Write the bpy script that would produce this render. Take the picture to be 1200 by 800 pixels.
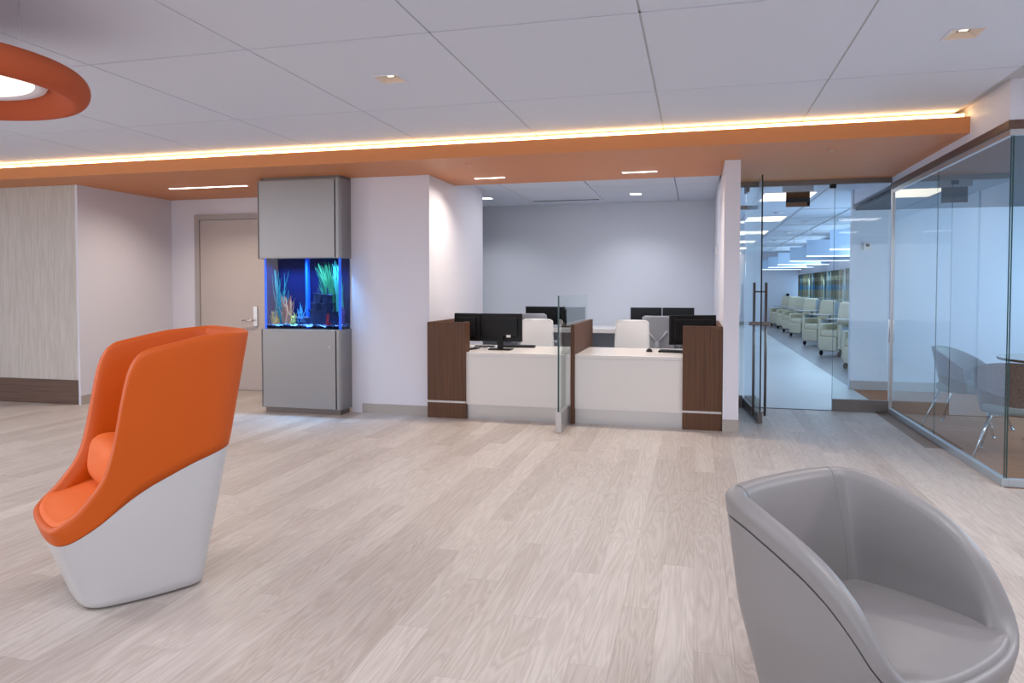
import bpy, bmesh, math, random
from mathutils import Vector, Matrix
random.seed(7)
R = math.radians
C = bpy.context.scene.collection
for o in list(bpy.data.objects): bpy.data.objects.remove(o)

# ---------------------------------------------------------------- camera
cam_data = bpy.data.cameras.new('camera'); cam = bpy.data.objects.new('camera', cam_data); C.objects.link(cam)
f_px = 837.0
cam_data.sensor_width = 36; cam_data.lens = f_px/1200*36
yaw = math.atan(216/f_px); pitch = math.atan(27/f_px)
cam.location = (0, 0, 1.30)
cam.rotation_euler = (R(90)-pitch, 0, yaw)
cam_data.shift_y = -35/1200
cam_data.clip_start = .05
bpy.context.scene.camera = cam

# ---------------------------------------------------------------- world, exposure
w = bpy.data.worlds.new('world'); bpy.context.scene.world = w; w.use_nodes = True
w.node_tree.nodes['Background'].inputs[0].default_value = (.75, .85, 1, 1)
w.node_tree.nodes['Background'].inputs[1].default_value = 1.0
vs = bpy.context.scene.view_settings
vs.view_transform = 'Standard'; vs.look = 'None'; vs.gamma = 1; vs.use_curve_mapping = False
vs.exposure = 0.08

# ---------------------------------------------------------------- lights
def area(name, loc, target, sx, sy, power, col, spread=180):
    l = bpy.data.lights.new(name, 'AREA'); l.shape = 'RECTANGLE'; l.size = sx; l.size_y = sy
    l.energy = power; l.color = col; l.spread = R(spread)
    o = bpy.data.objects.new(name, l); C.objects.link(o); o.location = loc
    d = Vector(target)-Vector(loc); o.rotation_euler = d.to_track_quat('-Z', 'Y').to_euler()
    return o
def spot(name, loc, target, power, col, angle=100, blend=.8, rad=.06):
    l = bpy.data.lights.new(name, 'SPOT'); l.energy = power; l.color = col; l.spot_size = R(angle); l.spot_blend = blend
    l.shadow_soft_size = rad
    o = bpy.data.objects.new(name, l); C.objects.link(o); o.location = loc
    d = Vector(target)-Vector(loc); o.rotation_euler = d.to_track_quat('-Z', 'Y').to_euler()
    return o
CZ = 2.625
# lobby: added fill lamps out of view (wall openings, ceiling), then the two downlights
area('rear_fill_light', (-2.6, -4.1, 1.45), (-2.6, 0, 1.35), 8.5, 2.0, 110, (.88, .93, 1.0))  # broad frontal fill added behind the camera, no window known there
area('left_fill_light', (-9.2, 0.6, 1.4), (0, 1.2, 1.2), 3.2, 1.8, 55, (1, .93, .88))  # unseen warm fill added from the left side
for i, (x, y, p) in enumerate([(-4.0, -1.6, 14), (-1.6, -1.6, 14), (0.9, -1.6, 14), (4.0, 3.4, 75), (-7.4, 2.2, 60), (-5.4, 1.9, 45), (-1.6, 1.5, 16), (1.2, 1.7, 26)]):
    area('ceiling_fill_light', (x, y, CZ-.03), (x, y, 0), 1.1, .55, p, (.96, .96, 1))  # added ceiling fill outside the view, no such fixtures known
for (x, y) in [(-1.9, 4.23), (1.34, 4.23)]:
    spot('downlight_lamp', (x, y, CZ-.005), (x, y, 0), 75, (1, .93, .86), 150, 1)
# office, corridor, lounge
for (x, y, p) in [(-.786, 9.58, 60), (-2.822, 9.52, 60)]:
    spot('office_downlight_lamp', (x, y, 2.53), (x, y+.25, 0), p, (.92, .95, 1), 125, .9)
area('office_fill_light', (-1.2, 8.4, 2.53), (-1.2, 8.4, 0), 1.6, .5, 22, (.92, .95, 1))  # fill lamp without a fixture, raised to brighten the office walls
for y in (12, 16, 20, 24):
    area('corridor_window_light', (3.3, y, 1.9), (0, y, 1.0), 2.6, 1.0, 42, (.52, .78, 1))
area('lounge_fill_light', (4.85, 7.6, 1.4), (2, 7.6, 1.1), 3.6, 1.5, 90, (.52, .77, 1))  # added blue fill in front of the unseen lounge pane

# ---------------------------------------------------------------- materials
def srgb(r, g, b):
    f = lambda c: ((c/255)/12.92 if c/255 <= .04045 else (((c/255)+.055)/1.055)**2.4)
    return (f(r), f(g), f(b), 1)
def mat(name, col, rough=.5, metal=0, spec=.5, bump=None, coat=0):
    m = bpy.data.materials.new(name); m.use_nodes = True
    n = m.node_tree.nodes; b = n['Principled BSDF']
    b.inputs['Base Color'].default_value = col; b.inputs['Roughness'].default_value = rough
    b.inputs['Metallic'].default_value = metal; b.inputs['Specular IOR Level'].default_value = spec
    b.inputs['Coat Weight'].default_value = coat
    if bump:
        scale, strength = bump
        tc = n.new('ShaderNodeTexCoord'); ns = n.new('ShaderNodeTexNoise'); bp = n.new('ShaderNodeBump')
        ns.inputs['Scale'].default_value = scale; ns.inputs['Detail'].default_value = 3
        bp.inputs['Strength'].default_value = strength; bp.inputs['Distance'].default_value = .002
        m.node_tree.links.new(tc.outputs['Object'], ns.inputs['Vector'])
        m.node_tree.links.new(ns.outputs['Fac'], bp.inputs['Height']); m.node_tree.links.new(bp.outputs[0], b.inputs['Normal'])
    return m
def emis(name, col, strength):
    m = bpy.data.materials.new(name); m.use_nodes = True
    b = m.node_tree.nodes['Principled BSDF']
    b.inputs['Base Color'].default_value = (.8, .8, .8, 1)
    b.inputs['Emission Color'].default_value = col; b.inputs['Emission Strength'].default_value = strength
    return m
def glass(name, tint, refl=1.0, ior=1.45):
    m = bpy.data.materials.new(name); m.use_nodes = True; nt = m.node_tree; n = nt.nodes; n.clear()
    out = n.new('ShaderNodeOutputMaterial'); mx = n.new('ShaderNodeMixShader'); t = n.new('ShaderNodeBsdfTransparent'); g = n.new('ShaderNodeBsdfGlossy')
    fr = n.new('ShaderNodeFresnel'); fr.inputs['IOR'].default_value = ior
    mu = n.new('ShaderNodeMath'); mu.operation = 'MULTIPLY'; mu.inputs[1].default_value = refl
    t.inputs[0].default_value = tint; g.inputs['Roughness'].default_value = 0.0; g.inputs[0].default_value = (1, 1, 1, 1)
    ge = n.new('ShaderNodeNewGeometry'); inv = n.new('ShaderNodeMath'); inv.operation = 'SUBTRACT'; inv.inputs[0].default_value = 1
    m2_ = n.new('ShaderNodeMath'); m2_.operation = 'MULTIPLY'; m2_.use_clamp = True
    nt.links.new(ge.outputs['Backfacing'], inv.inputs[1]); nt.links.new(fr.outputs[0], mu.inputs[0])
    nt.links.new(mu.outputs[0], m2_.inputs[0]); nt.links.new(inv.outputs[0], m2_.inputs[1]); nt.links.new(m2_.outputs[0], mx.inputs[0])
    nt.links.new(t.outputs[0], mx.inputs[1]); nt.links.new(g.outputs[0], mx.inputs[2]); nt.links.new(mx.outputs[0], out.inputs[0])
    return m
def wood(name, dark, light, axis='Z', scale=1.0, rough=.45):
    """streaky veneer: noise stretched along the grain axis"""
    m = bpy.data.materials.new(name); m.use_nodes = True; nt = m.node_tree; n = nt.nodes; b = n['Principled BSDF']
    tc = n.new('ShaderNodeTexCoord'); mp = n.new('ShaderNodeMapping'); ns = n.new('ShaderNodeTexNoise'); cr = n.new('ShaderNodeValToRGB')
    s = {'X': (1.2, 60, 60), 'Y': (60, 1.2, 60), 'Z': (60, 60, 1.2)}[axis]
    mp.inputs['Scale'].default_value = [v*scale for v in s]; ns.inputs['Scale'].default_value = 1; ns.inputs['Detail'].default_value = 5
    ns.inputs['Roughness'].default_value = .65
    cr.color_ramp.elements[0].color = dark; cr.color_ramp.elements[0].position = .3
    cr.color_ramp.elements[1].color = light; cr.color_ramp.elements[1].position = .72
    nt.links.new(tc.outputs['Object'], mp.inputs[0]); nt.links.new(mp.outputs[0], ns.inputs['Vector'])
    nt.links.new(ns.outputs['Fac'], cr.inputs[0]); nt.links.new(cr.outputs[0], b.inputs['Base Color'])
    b.inputs['Roughness'].default_value = rough
    return m
PW, PL = .140, 1.30        # plank width and length
def plank_material():
    """ash planks: tone per plank from its position (column / row cell), grain along Y"""
    m = bpy.data.materials.new('pale_ash_plank'); m.use_nodes = True; nt = m.node_tree; n = nt.nodes; L = nt.links; b = n['Principled BSDF']
    geo = n.new('ShaderNodeNewGeometry'); sp = n.new('ShaderNodeSeparateXYZ'); L.new(geo.outputs['Position'], sp.inputs[0])
    def M(op, a, bb=None):
        k = n.new('ShaderNodeMath'); k.operation = op
        for i, v in enumerate((a, bb)):
            if v is None: continue
            if isinstance(v, (int, float)): k.inputs[i].default_value = v
            else: L.new(v, k.inputs[i])
        return k.outputs[0]
    col = M('FLOOR', M('DIVIDE', sp.outputs[0], PW))
    off = M('MULTIPLY', M('FRACT', M('MULTIPLY', col, .618)), PL)
    row = M('FLOOR', M('DIVIDE', M('ADD', sp.outputs[1], off), PL))
    cb = n.new('ShaderNodeCombineXYZ'); L.new(col, cb.inputs[0]); L.new(row, cb.inputs[1])
    wn = n.new('ShaderNodeTexWhiteNoise'); wn.noise_dimensions = '3D'; L.new(cb.outputs[0], wn.inputs[0])
    # grain coordinates, shifted per plank
    cg = n.new('ShaderNodeCombineXYZ'); L.new(M('MULTIPLY', sp.outputs[0], 11), cg.inputs[0]); L.new(M('MULTIPLY', sp.outputs[1], .85), cg.inputs[1]); L.new(M('MULTIPLY', wn.outputs['Value'], 40), cg.inputs[2])
    ns = n.new('ShaderNodeTexNoise'); ns.inputs['Scale'].default_value = 1.0; ns.inputs['Detail'].default_value = 2; ns.inputs['Distortion'].default_value = .9
    L.new(cg.outputs[0], ns.inputs['Vector'])
    rings = M('FRACT', M('MULTIPLY', ns.outputs['Fac'], 11))
    rings = M('ABSOLUTE', M('SUBTRACT', rings, .5))
    cf = n.new('ShaderNodeCombineXYZ'); L.new(M('MULTIPLY', sp.outputs[0], 170), cf.inputs[0]); L.new(M('MULTIPLY', sp.outputs[1], 5), cf.inputs[1]); L.new(wn.outputs['Value'], cf.inputs[2])
    nf = n.new('ShaderNodeTexNoise'); nf.inputs['Scale'].default_value = 1; nf.inputs['Detail'].default_value = 3; L.new(cf.outputs[0], nf.inputs['Vector'])
    v = M('ADD', M('MULTIPLY', rings, .62), M('MULTIPLY', nf.outputs['Fac'], .55))
    v = M('ADD', v, M('MULTIPLY', M('SUBTRACT', wn.outputs['Value'], .5), .38))
    cr = n.new('ShaderNodeValToRGB'); cr.color_ramp.elements[0].position = .1; cr.color_ramp.elements[1].position = .85
    cr.color_ramp.elements[0].color = srgb(172, 159, 151); cr.color_ramp.elements[1].color = srgb(208, 199, 192)
    L.new(v, cr.inputs[0]); L.new(cr.outputs[0], b.inputs['Base Color'])
    b.inputs['Roughness'].default_value = .42; b.inputs['Specular IOR Level'].default_value = .4
    bp = n.new('ShaderNodeBump'); bp.inputs['Strength'].default_value = .12; bp.inputs['Distance'].default_value = .001
    L.new(v, bp.inputs['Height']); L.new(bp.outputs[0], b.inputs['Normal'])
    return m
def wallpaper():
    m = bpy.data.materials.new('strie_wallpaper'); m.use_nodes = True; nt = m.node_tree; n = nt.nodes; b = n['Principled BSDF']
    tc = n.new('ShaderNodeTexCoord'); mp = n.new('ShaderNodeMapping'); mp.inputs['Scale'].default_value = (55, 55, 3.5)
    ns = n.new('ShaderNodeTexNoise'); ns.inputs['Scale'].default_value = 1; ns.inputs['Detail'].default_value = 4; ns.inputs['Distortion'].default_value = .4
    cr = n.new('ShaderNodeValToRGB'); cr.color_ramp.elements[0].color = srgb(186, 180, 172); cr.color_ramp.elements[1].color = srgb(200, 194, 188)
    cr.color_ramp.elements[0].position = .35; cr.color_ramp.elements[1].position = .65
    bp = n.new('ShaderNodeBump'); bp.inputs['Strength'].default_value = .5; bp.inputs['Distance'].default_value = .004
    L = nt.links; L.new(tc.outputs['Object'], mp.inputs[0]); L.new(mp.outputs[0], ns.inputs['Vector']); L.new(ns.outputs['Fac'], cr.inputs[0])
    L.new(cr.outputs[0], b.inputs['Base Color']); L.new(ns.outputs['Fac'], bp.inputs['Height']); L.new(bp.outputs[0], b.inputs['Normal'])
    b.inputs['Roughness'].default_value = .7
    return m
def brushed(name, col, rough=.35, axis=(3, 3, 180)):
    m = mat(name, col, rough, .8); nt = m.node_tree; n = nt.nodes; b = n['Principled BSDF']
    tc = n.new('ShaderNodeTexCoord'); mp = n.new('ShaderNodeMapping'); mp.inputs['Scale'].default_value = axis
    ns = n.new('ShaderNodeTexNoise'); ns.inputs['Scale'].default_value = 1; bp = n.new('ShaderNodeBump'); bp.inputs['Strength'].default_value = .08; bp.inputs['Distance'].default_value = .001
    L = nt.links; L.new(tc.outputs['Object'], mp.inputs[0]); L.new(mp.outputs[0], ns.inputs['Vector']); L.new(ns.outputs['Fac'], bp.inputs['Height']); L.new(bp.outputs[0], b.inputs['Normal'])
    return m
def plaid():
    """woven plaid from bands of local X and Z"""
    m = bpy.data.materials.new('plaid_curtain'); m.use_nodes = True; nt = m.node_tree; n = nt.nodes; L = nt.links; b = n['Principled BSDF']
    tc = n.new('ShaderNodeTexCoord'); sp = n.new('ShaderNodeSeparateXYZ'); L.new(tc.outputs['Object'], sp.inputs[0])
    def ramp(src, period, stops):
        mu = n.new('ShaderNodeMath'); mu.operation = 'MULTIPLY'; mu.inputs[1].default_value = 1/period; L.new(src, mu.inputs[0])
        fr = n.new('ShaderNodeMath'); fr.operation = 'FRACT'; L.new(mu.outputs[0], fr.inputs[0])
        cr = n.new('ShaderNodeValToRGB'); cr.color_ramp.interpolation = 'CONSTANT'; e = cr.color_ramp.elements
        for i, (p, c) in enumerate(stops):
            if i < 2: e[i].position = p; e[i].color = c
            else: k = e.new(p); k.color = c
        L.new(fr.outputs[0], cr.inputs[0]); return cr.outputs[0]
    tan, br, bl, pale = srgb(150, 148, 120), srgb(88, 84, 64), srgb(30, 120, 165), srgb(170, 190, 190)
    a = ramp(sp.outputs[1], .9, [(0, tan), (.18, br), (.42, pale), (.52, tan), (.66, bl), (.76, br), (.9, pale)])
    c = ramp(sp.outputs[2], .8, [(0, br), (.22, pale), (.3, tan), (.55, bl), (.72, br), (.86, tan)])
    mx = n.new('ShaderNodeMix'); mx.data_type = 'RGBA'; mx.inputs[0].default_value = .5
    L.new(a, mx.inputs[6]); L.new(c, mx.inputs[7]); L.new(mx.outputs[2], b.inputs['Base Color']); b.inputs['Roughness'].default_value = .9
    return m

white_paint = mat('white_paint', srgb(218, 216, 225), .6, bump=(120, .1))
office_paint = mat('cool_white_paint', srgb(208, 212, 222), .6)
tile_paint = mat('ceiling_tile_white', srgb(212, 218, 232), .85, bump=(300, .2))
tee_paint = mat('ceiling_tee_grey', srgb(186, 188, 194), .6)
orange_paint = mat('orange_soffit_paint', srgb(206, 132, 78), .45)
base_vinyl = mat('grey_vinyl_base', srgb(170, 162, 156), .5)
planks_m = plank_material()
paper_m = wallpaper()
walnut = wood('walnut_veneer', srgb(66, 38, 20), srgb(106, 68, 42), 'Z', 1.0, .6)
walnut_x = wood('walnut_veneer_horizontal', srgb(80, 60, 52), srgb(116, 92, 80), 'X')
walnut_y = wood('walnut_trim', srgb(78, 54, 44), srgb(112, 84, 70), 'Y')
white_solid = mat('white_solid_surface', srgb(222, 217, 214), .25)
steel = brushed('brushed_steel', srgb(196, 194, 194), .3)
cab_metal = brushed('brushed_cabinet_metal', srgb(150, 148, 148), .42)
dark_steel = brushed('dark_brushed_steel', srgb(120, 112, 108), .35)
gap_m = mat('dark_gap', srgb(40, 38, 38), .8)
chrome = mat('chrome', srgb(225, 225, 228), .12, 1)
black = mat('black_plastic', srgb(14, 14, 16), .5, spec=.3)
screen_m = mat('black_screen', srgb(8, 9, 12), .3, spec=.3)
orange_leather = mat('orange_leather', srgb(200, 84, 6), .5, spec=.35, bump=(500, .12))
orange_in = mat('orange_fabric', srgb(226, 104, 38), .6, spec=.3, bump=(700, .15))
white_shell = mat('white_gloss_shell', srgb(198, 195, 195), .3)
grey_leather = mat('grey_leather', srgb(137, 133, 133), .42, bump=(450, .12))
door_paint = mat('taupe_door_paint', srgb(184, 172, 168), .5)
frame_paint = mat('taupe_frame_paint', srgb(168, 160, 158), .45)
clear = glass('clear_glass', (.94, .972, .98, 1), 1.6)
blue_glass = glass('side_glass', (.91, .965, .99, 1), 1.7)
glass_edge = mat('glass_edge', srgb(40, 70, 72), .2)
vinyl_light = mat('pale_vinyl', srgb(206, 208, 208), .35, bump=(8, .05))
vinyl_grey = mat('grey_vinyl', srgb(140, 136, 142), .35)
carpet = wood('brown_carpet', srgb(136, 84, 52), srgb(178, 122, 84), 'X', .8, .95)
cream = mat('cream_vinyl', srgb(214, 208, 184), .5)
recl_side = mat('blue_lit_side', srgb(205, 215, 225), .4)  # cool tone paints in the blue light falling on the recliner's side
caster_m = mat('caster_grey', srgb(60, 62, 66), .5)
mesh_white = mat('white_mesh_fabric', srgb(238, 240, 244), .8, bump=(900, .6))
mesh_grey = mat('grey_mesh_fabric', srgb(160, 162, 168), .8, bump=(900, .6))
led = emis('led_strip', (1, .66, .28, 1), 10)
led_white = emis('led_white', (1, .93, .84, 1), 6)
panel_em = emis('troffer_diffuser', (1, .86, .66, 1), 2.2)
baffle_em = emis('baffle_edge_light', (.85, .93, 1, 1), 1.0)
baffle_m = mat('translucent_baffle', srgb(180, 200, 225), .5)
daylight = emis('daylight_pane', (.35, .66, 1, 1), 1.3)
lamp_disc = emis('pendant_diffuser', (1, .88, .74, 1), 1.1)
orange_felt = mat('orange_felt', srgb(180, 82, 44), .9, bump=(600, .4))
blue_trim = mat('pale_metal_channel', srgb(186, 196, 204), .3, .6)

# ---------------------------------------------------------------- helpers
def nb(): return bmesh.new()
def bx(bm, x0, x1, y0, y1, z0, z1):
    vs_ = [bm.verts.new(v) for v in ((x0,y0,z0),(x1,y0,z0),(x1,y1,z0),(x0,y1,z0),(x0,y0,z1),(x1,y0,z1),(x1,y1,z1),(x0,y1,z1))]
    for f in ((3,2,1,0),(4,5,6,7),(0,1,5,4),(1,2,6,5),(2,3,7,6),(3,0,4,7)): bm.faces.new([vs_[i] for i in f])
    return vs_
def tube(bm, a, b, r0, r1=None, seg=12, caps=True):
    r1 = r0 if r1 is None else r1
    a, b = Vector(a), Vector(b); d = (b-a).normalized()
    u = d.orthogonal().normalized(); v = d.cross(u)
    A = [bm.verts.new(a+(u*math.cos(t)+v*math.sin(t))*r0) for t in [2*math.pi*i/seg for i in range(seg)]]
    B = [bm.verts.new(b+(u*math.cos(t)+v*math.sin(t))*r1) for t in [2*math.pi*i/seg for i in range(seg)]]
    for i in range(seg): bm.faces.new((A[i], A[(i+1)%seg], B[(i+1)%seg], B[i]))
    if caps: bm.faces.new(A[::-1]); bm.faces.new(B)
def lathe(bm, prof, seg=64, c=(0, 0, 0)):
    rings = []
    for r, z in prof:
        rings.append([bm.verts.new((c[0]+r*math.cos(2*math.pi*i/seg), c[1]+r*math.sin(2*math.pi*i/seg), c[2]+z)) for i in range(seg)] if r > 1e-5 else [bm.verts.new((c[0], c[1], c[2]+z))])
    for a, b in zip(rings, rings[1:]):
        for i in range(seg):
            j = (i+1) % seg
            if len(a) == 1 and len(b) == 1: continue
            if len(a) == 1: bm.faces.new((a[0], b[i], b[j]))
            elif len(b) == 1: bm.faces.new((a[i], a[j], b[0]))
            else: bm.faces.new((a[i], a[j], b[j], b[i]))
def skin_rings(bm, rings, cap0=False, cap1=False):
    V = [[bm.verts.new(p) for p in r] for r in rings]; n = len(V[0])
    for a, b in zip(V, V[1:]):
        for i in range(n): bm.faces.new((a[i], a[(i+1)%n], b[(i+1)%n], b[i]))
    if cap0: bm.faces.new(V[0][::-1])
    if cap1: bm.faces.new(V[-1])
def part(name, bm, m, parent=None, bevel=0, smooth=False, world=True, segs=2, subs=0):
    bmesh.ops.recalc_face_normals(bm, faces=bm.faces)
    if parent is not None and world:
        off = Vector((0, 0, 0)); p = parent
        while p is not None: off += p.location; p = p.parent
        bmesh.ops.translate(bm, verts=bm.verts, vec=-off)
    me = bpy.data.meshes.new(name); bm.to_mesh(me); bm.free()
    me.materials.append(m)
    if smooth: me.polygons.foreach_set('use_smooth', [True]*len(me.polygons))
    o = bpy.data.objects.new(name, me); C.objects.link(o)
    if parent is not None: o.parent = parent
    if bevel:
        k = o.modifiers.new('bevel', 'BEVEL'); k.width = bevel; k.segments = segs; k.limit_method = 'ANGLE'; k.angle_limit = R(40)
    if subs:
        k = o.modifiers.new('sub', 'SUBSURF'); k.levels = subs; k.render_levels = subs
    return o
def box(name, dims, m, parent=None, bevel=0, **kw):
    bm = nb(); bx(bm, *dims); return part(name, bm, m, parent, bevel, **kw)
def tag(o, label, cat, group=None):
    o['label'] = label; o['category'] = cat
    if group: o['group'] = group
    return o
def thing(name, label, cat, loc=(0, 0, 0), rz=0, group=None):
    o = bpy.data.objects.new(name, None); C.objects.link(o); o.location = loc; o.rotation_euler = (0, 0, rz); o.empty_display_size = .1
    return tag(o, label, cat, group)
def struct(o): o['kind'] = 'structure'; return o
def copy_tree(o, parent=None):
    c = o.copy(); C.objects.link(c)
    if parent is not None: c.parent = parent
    for ch in list(o.children): copy_tree(ch, c)
    return c

# ================================================================ SETTING
GX, GZ = 1.95, 2.29                  # side glass plane, glass top
# ---- floors
floor = struct(box('floor', (-9.4, 6.0, -4.0, 8.2, -.12, -.006), mat('plank_joint', srgb(150, 138, 128), .7)))
cells = []
for c in range(math.floor(-8.9/PW), math.floor(5.9/PW)+1):
    off = ((c*.618) % 1.0)*PL
    r0 = math.floor((-3.9+off)/PL); r1 = math.floor((8.2+off)/PL)
    for r in range(r0, r1+1):
        x0, x1 = c*PW, (c+1)*PW; y0, y1 = max(r*PL-off, -3.9), min((r+1)*PL-off, 8.2)
        if y1-y0 < .02: continue
        if x0 >= GX-.01 and y1 > 5.3: y1 = 5.28
        if x1 > GX+.01 and y0 > 5.2: continue
        if y1-y0 < .02 or y0 > y1: continue
        d = (x0+x1)/2*-math.sin(yaw)+(y0+y1)/2*math.cos(yaw)
        lat = abs((x0+x1)/2*math.cos(yaw)+(y0+y1)/2*math.sin(yaw))
        vis = d > 1.3 and lat < d*.74+.2 and not (y0 > 6.9 and -3.5 < x0 < .35)
        cells.append((0 if vis else 1, d, x0, x1, y0, y1))
cells.sort()
shared = {}
near = [c for c in cells if c[0] == 0][:290]; rest = [c for c in cells if c not in near]
g = .0003
for _, d, x0, x1, y0, y1 in near:
    key = round(y1-y0, 2)
    if key not in shared:
        bm = nb(); bx(bm, g, PW-g, g, (y1-y0)-g, -.006, 0); me = bpy.data.meshes.new('plank'); bmesh.ops.recalc_face_normals(bm, faces=bm.faces); bm.to_mesh(me); bm.free(); me.materials.append(planks_m); shared[key] = me
    o = bpy.data.objects.new('plank', shared[key]); C.objects.link(o); o.location = (x0, y0, 0); o.parent = floor
bm = nb()
for _, d, x0, x1, y0, y1 in rest: bx(bm, x0+g, x1-g, y0+g, y1-g, -.006, 0)
o = part('far_planks', bm, planks_m, floor); o['kind'] = 'stuff'
struct(box('floor_corridor', (-.1, 1.97, 8.2, 27, -.12, -.002), vinyl_light))
struct(box('floor_treatment_bay', (1.97, 3.6, 10.0, 27, -.12, -.002), vinyl_grey))
struct(box('floor_lounge', (1.97, 5.4, 5.3, 10.0, -.12, -.001), carpet))
struct(box('floor_office', (-5.0, .24, 8.2, 10.6, -.12, -.002), vinyl_light))
struct(box('trim_1', (.38, 1.41, 8.17, 8.21, -.001, .002), gap_m))       # threshold line

# ---- walls
struct(box('wall_left', (-9.4, -6.69, 6.50, 6.62, 0, 2.45), paper_m))
bm = nb(); bx(bm, -6.69, -6.66, 6.50, 6.62, 0, 2.45); bx(bm, -6.80, -6.66, 6.62, 8.1, 0, 2.45); struct(part('wall_left_return', bm, white_paint))
w_n = struct(box('wall_niche', (-6.80, -3.4, 7.97, 8.1, 0, 2.45), white_paint))
struct(box('wall_center', (-3.5, -2.63, 6.83, 6.97, 0, 2.45), white_paint))
struct(box('wall_center_return', (-2.75, -2.63, 6.97, 8.7, 0, 2.6), white_paint))
struct(box('wall_niche_side', (-3.5, -3.4, 6.97, 8.0, 0, 2.45), white_paint))
struct(box('wall_office_left', (-5.1, -5.0, 8.1, 10.6, 0, 2.6), office_paint))
struct(box('wall_office_back', (-5.1, .4, 10.5, 10.6, 0, 2.6), office_paint))
struct(box('wall_post', (.238, .375, 6.72, 10.6, 0, 2.6), white_paint))
struct(box('wall_corridor_left', (.238, .36, 10.6, 27, 0, 2.6), white_paint))
struct(box('wall_corridor_end', (.2, 5.4, 26.9, 27, 0, 2.6), white_paint))
struct(box('wall_far_left', (-9.5, -9.4, 3.2, 6.6, 0, 2.7), white_paint))
bm = nb(); bx(bm, -9.5, -9.4, -4, -1.1, 0, 2.7); bx(bm, -9.5, -9.4, -1.1, 2.3, 0, .5); bx(bm, -9.5, -9.4, -1.1, 2.3, 2.3, 2.7); bx(bm, -9.5, -9.4, 2.3, 3.2, 0, 2.7)
struct(part('wall_left_rear', bm, white_paint))
bm = nb(); bx(bm, -9.5, -7, -4.0, -3.9, 0, 2.7); bx(bm, 1.8, 6, -4.0, -3.9, 0, 2.7); bx(bm, -7, 1.8, -4, -3.9, 0, .4); bx(bm, -7, 1.8, -4, -3.9, 2.45, 2.7)  # opening made up to let in the rear fill
struct(part('wall_rear', bm, white_paint))
struct(box('wall_right', (5.9, 6.0, -4, 5.3, 0, 2.7), white_paint))
# lounge walls
bm = nb(); bx(bm, 1.93, 5.4, 10.0, 10.12, 0, 2.6)
struct(part('wall_lounge_back', bm, office_paint))
bm = nb(); bx(bm, 5.3, 5.4, 5.4, 10.0, 0, .5); bx(bm, 5.3, 5.4, 5.4, 10.0, 2.2, 2.6); bx(bm, 5.3, 5.4, 5.4, 5.8, .5, 2.2); bx(bm, 5.3, 5.4, 9.4, 10.0, .5, 2.2)
struct(part('wall_lounge_right', bm, office_paint))
struct(box('window_1', (5.33, 5.36, 5.8, 9.4, .5, 2.2), daylight))  # unseen glowing pane added to light the lounge blue
# corridor right wall with windows
bm = nb(); bx(bm, 3.5, 3.6, 10.1, 26.9, 0, .75); bx(bm, 3.5, 3.6, 10.1, 26.9, 1.74, 2.6)
ys = [10.1, 11.0]
for k in range(6):
    y0 = 11.0+k*2.7; bx(bm, 3.5, 3.6, y0-.25 if k else 10.1, y0, .75, 1.74)
bx(bm, 3.5, 3.6, 11.0+5*2.7+2.45, 26.9, .75, 1.74)
struct(part('wall_corridor_right', bm, white_paint))
for k in range(6):
    y0 = 11.0+k*2.7; struct(box('window_%d' % (k+2), (3.54, 3.57, y0, y0+2.45, .75, 1.74), daylight))
# baseboards
struct(box('baseboard_left', (-9.4, -6.69, 6.485, 6.50, 0, .275), walnut_x, bevel=.002))
struct(box('baseboard_left_return', (-6.66, -6.65, 6.50, 7.95, 0, .10), base_vinyl))
struct(box('baseboard_center', (-3.38, -2.63, 6.82, 6.83, 0, .10), base_vinyl))
struct(box('baseboard_post', (.236, .376, 6.71, 6.72, 0, .115), base_vinyl))
struct(box('baseboard_post_side', (.375, .383, 6.71, 8.15, 0, .115), base_vinyl))
struct(box('baseboard_corridor_end', (.36, 3.5, 26.88, 26.9, 0, .12), frame_paint))
struct(box('baseboard_lounge', (1.925, 5.3, 9.985, 10.0, 0, .115), frame_paint))
struct(box('baseboard_niche', (-6.28, -3.5, 7.958, 7.97, 0, .10), base_vinyl))

# ---- ceilings
TX, TY = 1.075, 1.415
def tile_mesh(hole=None):
    g = .006; bm = nb(); x0, x1, y0, y1 = g, TX-g, g, TY-g
    if hole:
        hx0, hx1, hy0, hy1 = hole
        bx(bm, x0, hx0, y0, y1, 0, .02); bx(bm, hx1, x1, y0, y1, 0, .02); bx(bm, hx0, hx1, y0, hy0, 0, .02); bx(bm, hx0, hx1, hy1, y1, 0, .02)
    else: bx(bm, x0, x1, y0, y1, 0, .02)
    bmesh.ops.recalc_face_normals(bm, faces=bm.faces)
    me = bpy.data.meshes.new('ceiling_tile'); bm.to_mesh(me); bm.free(); me.materials.append(tile_paint); return me
ceiling = struct(box('ceiling', (-9.4, 6.0, -4, 6.9, CZ+.025, CZ+.15), tee_paint))
X0, Y0 = .80, 3.52
tm = tile_mesh(); hx, hy = TX/2, TY/2
tmh = tile_mesh((hx-.085, hx+.085, hy-.085, hy+.085))
def tiles(parent, z, xs, ys, mesh_of=None, x_lim=None, y_lim=None):
    for i in xs:
        for j in ys:
            x, y = X0+i*TX, Y0+j*TY
            me = mesh_of(i, j) if mesh_of else tm
            o = bpy.data.objects.new('ceiling_tile', me); C.objects.link(o); o.location = (x, y, z); o.parent = parent
tiles(ceiling, CZ, range(-9, 1), range(-5, 2), lambda i, j: tmh if (i, j) in ((0, 0), (-3, 0)) else tm)
for i in range(1, 4):
    for j in range(-5, 1):
        o = bpy.data.objects.new('ceiling_tile', tm); C.objects.link(o); o.location = (X0+i*TX+.02, Y0+j*TY, CZ); o.parent = ceiling
bm = nb()
for i in range(-9, 2): bx(bm, X0+i*TX-.010, X0+i*TX+.010, -3.9, 6.3, CZ+.004, CZ+.03)
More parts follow.
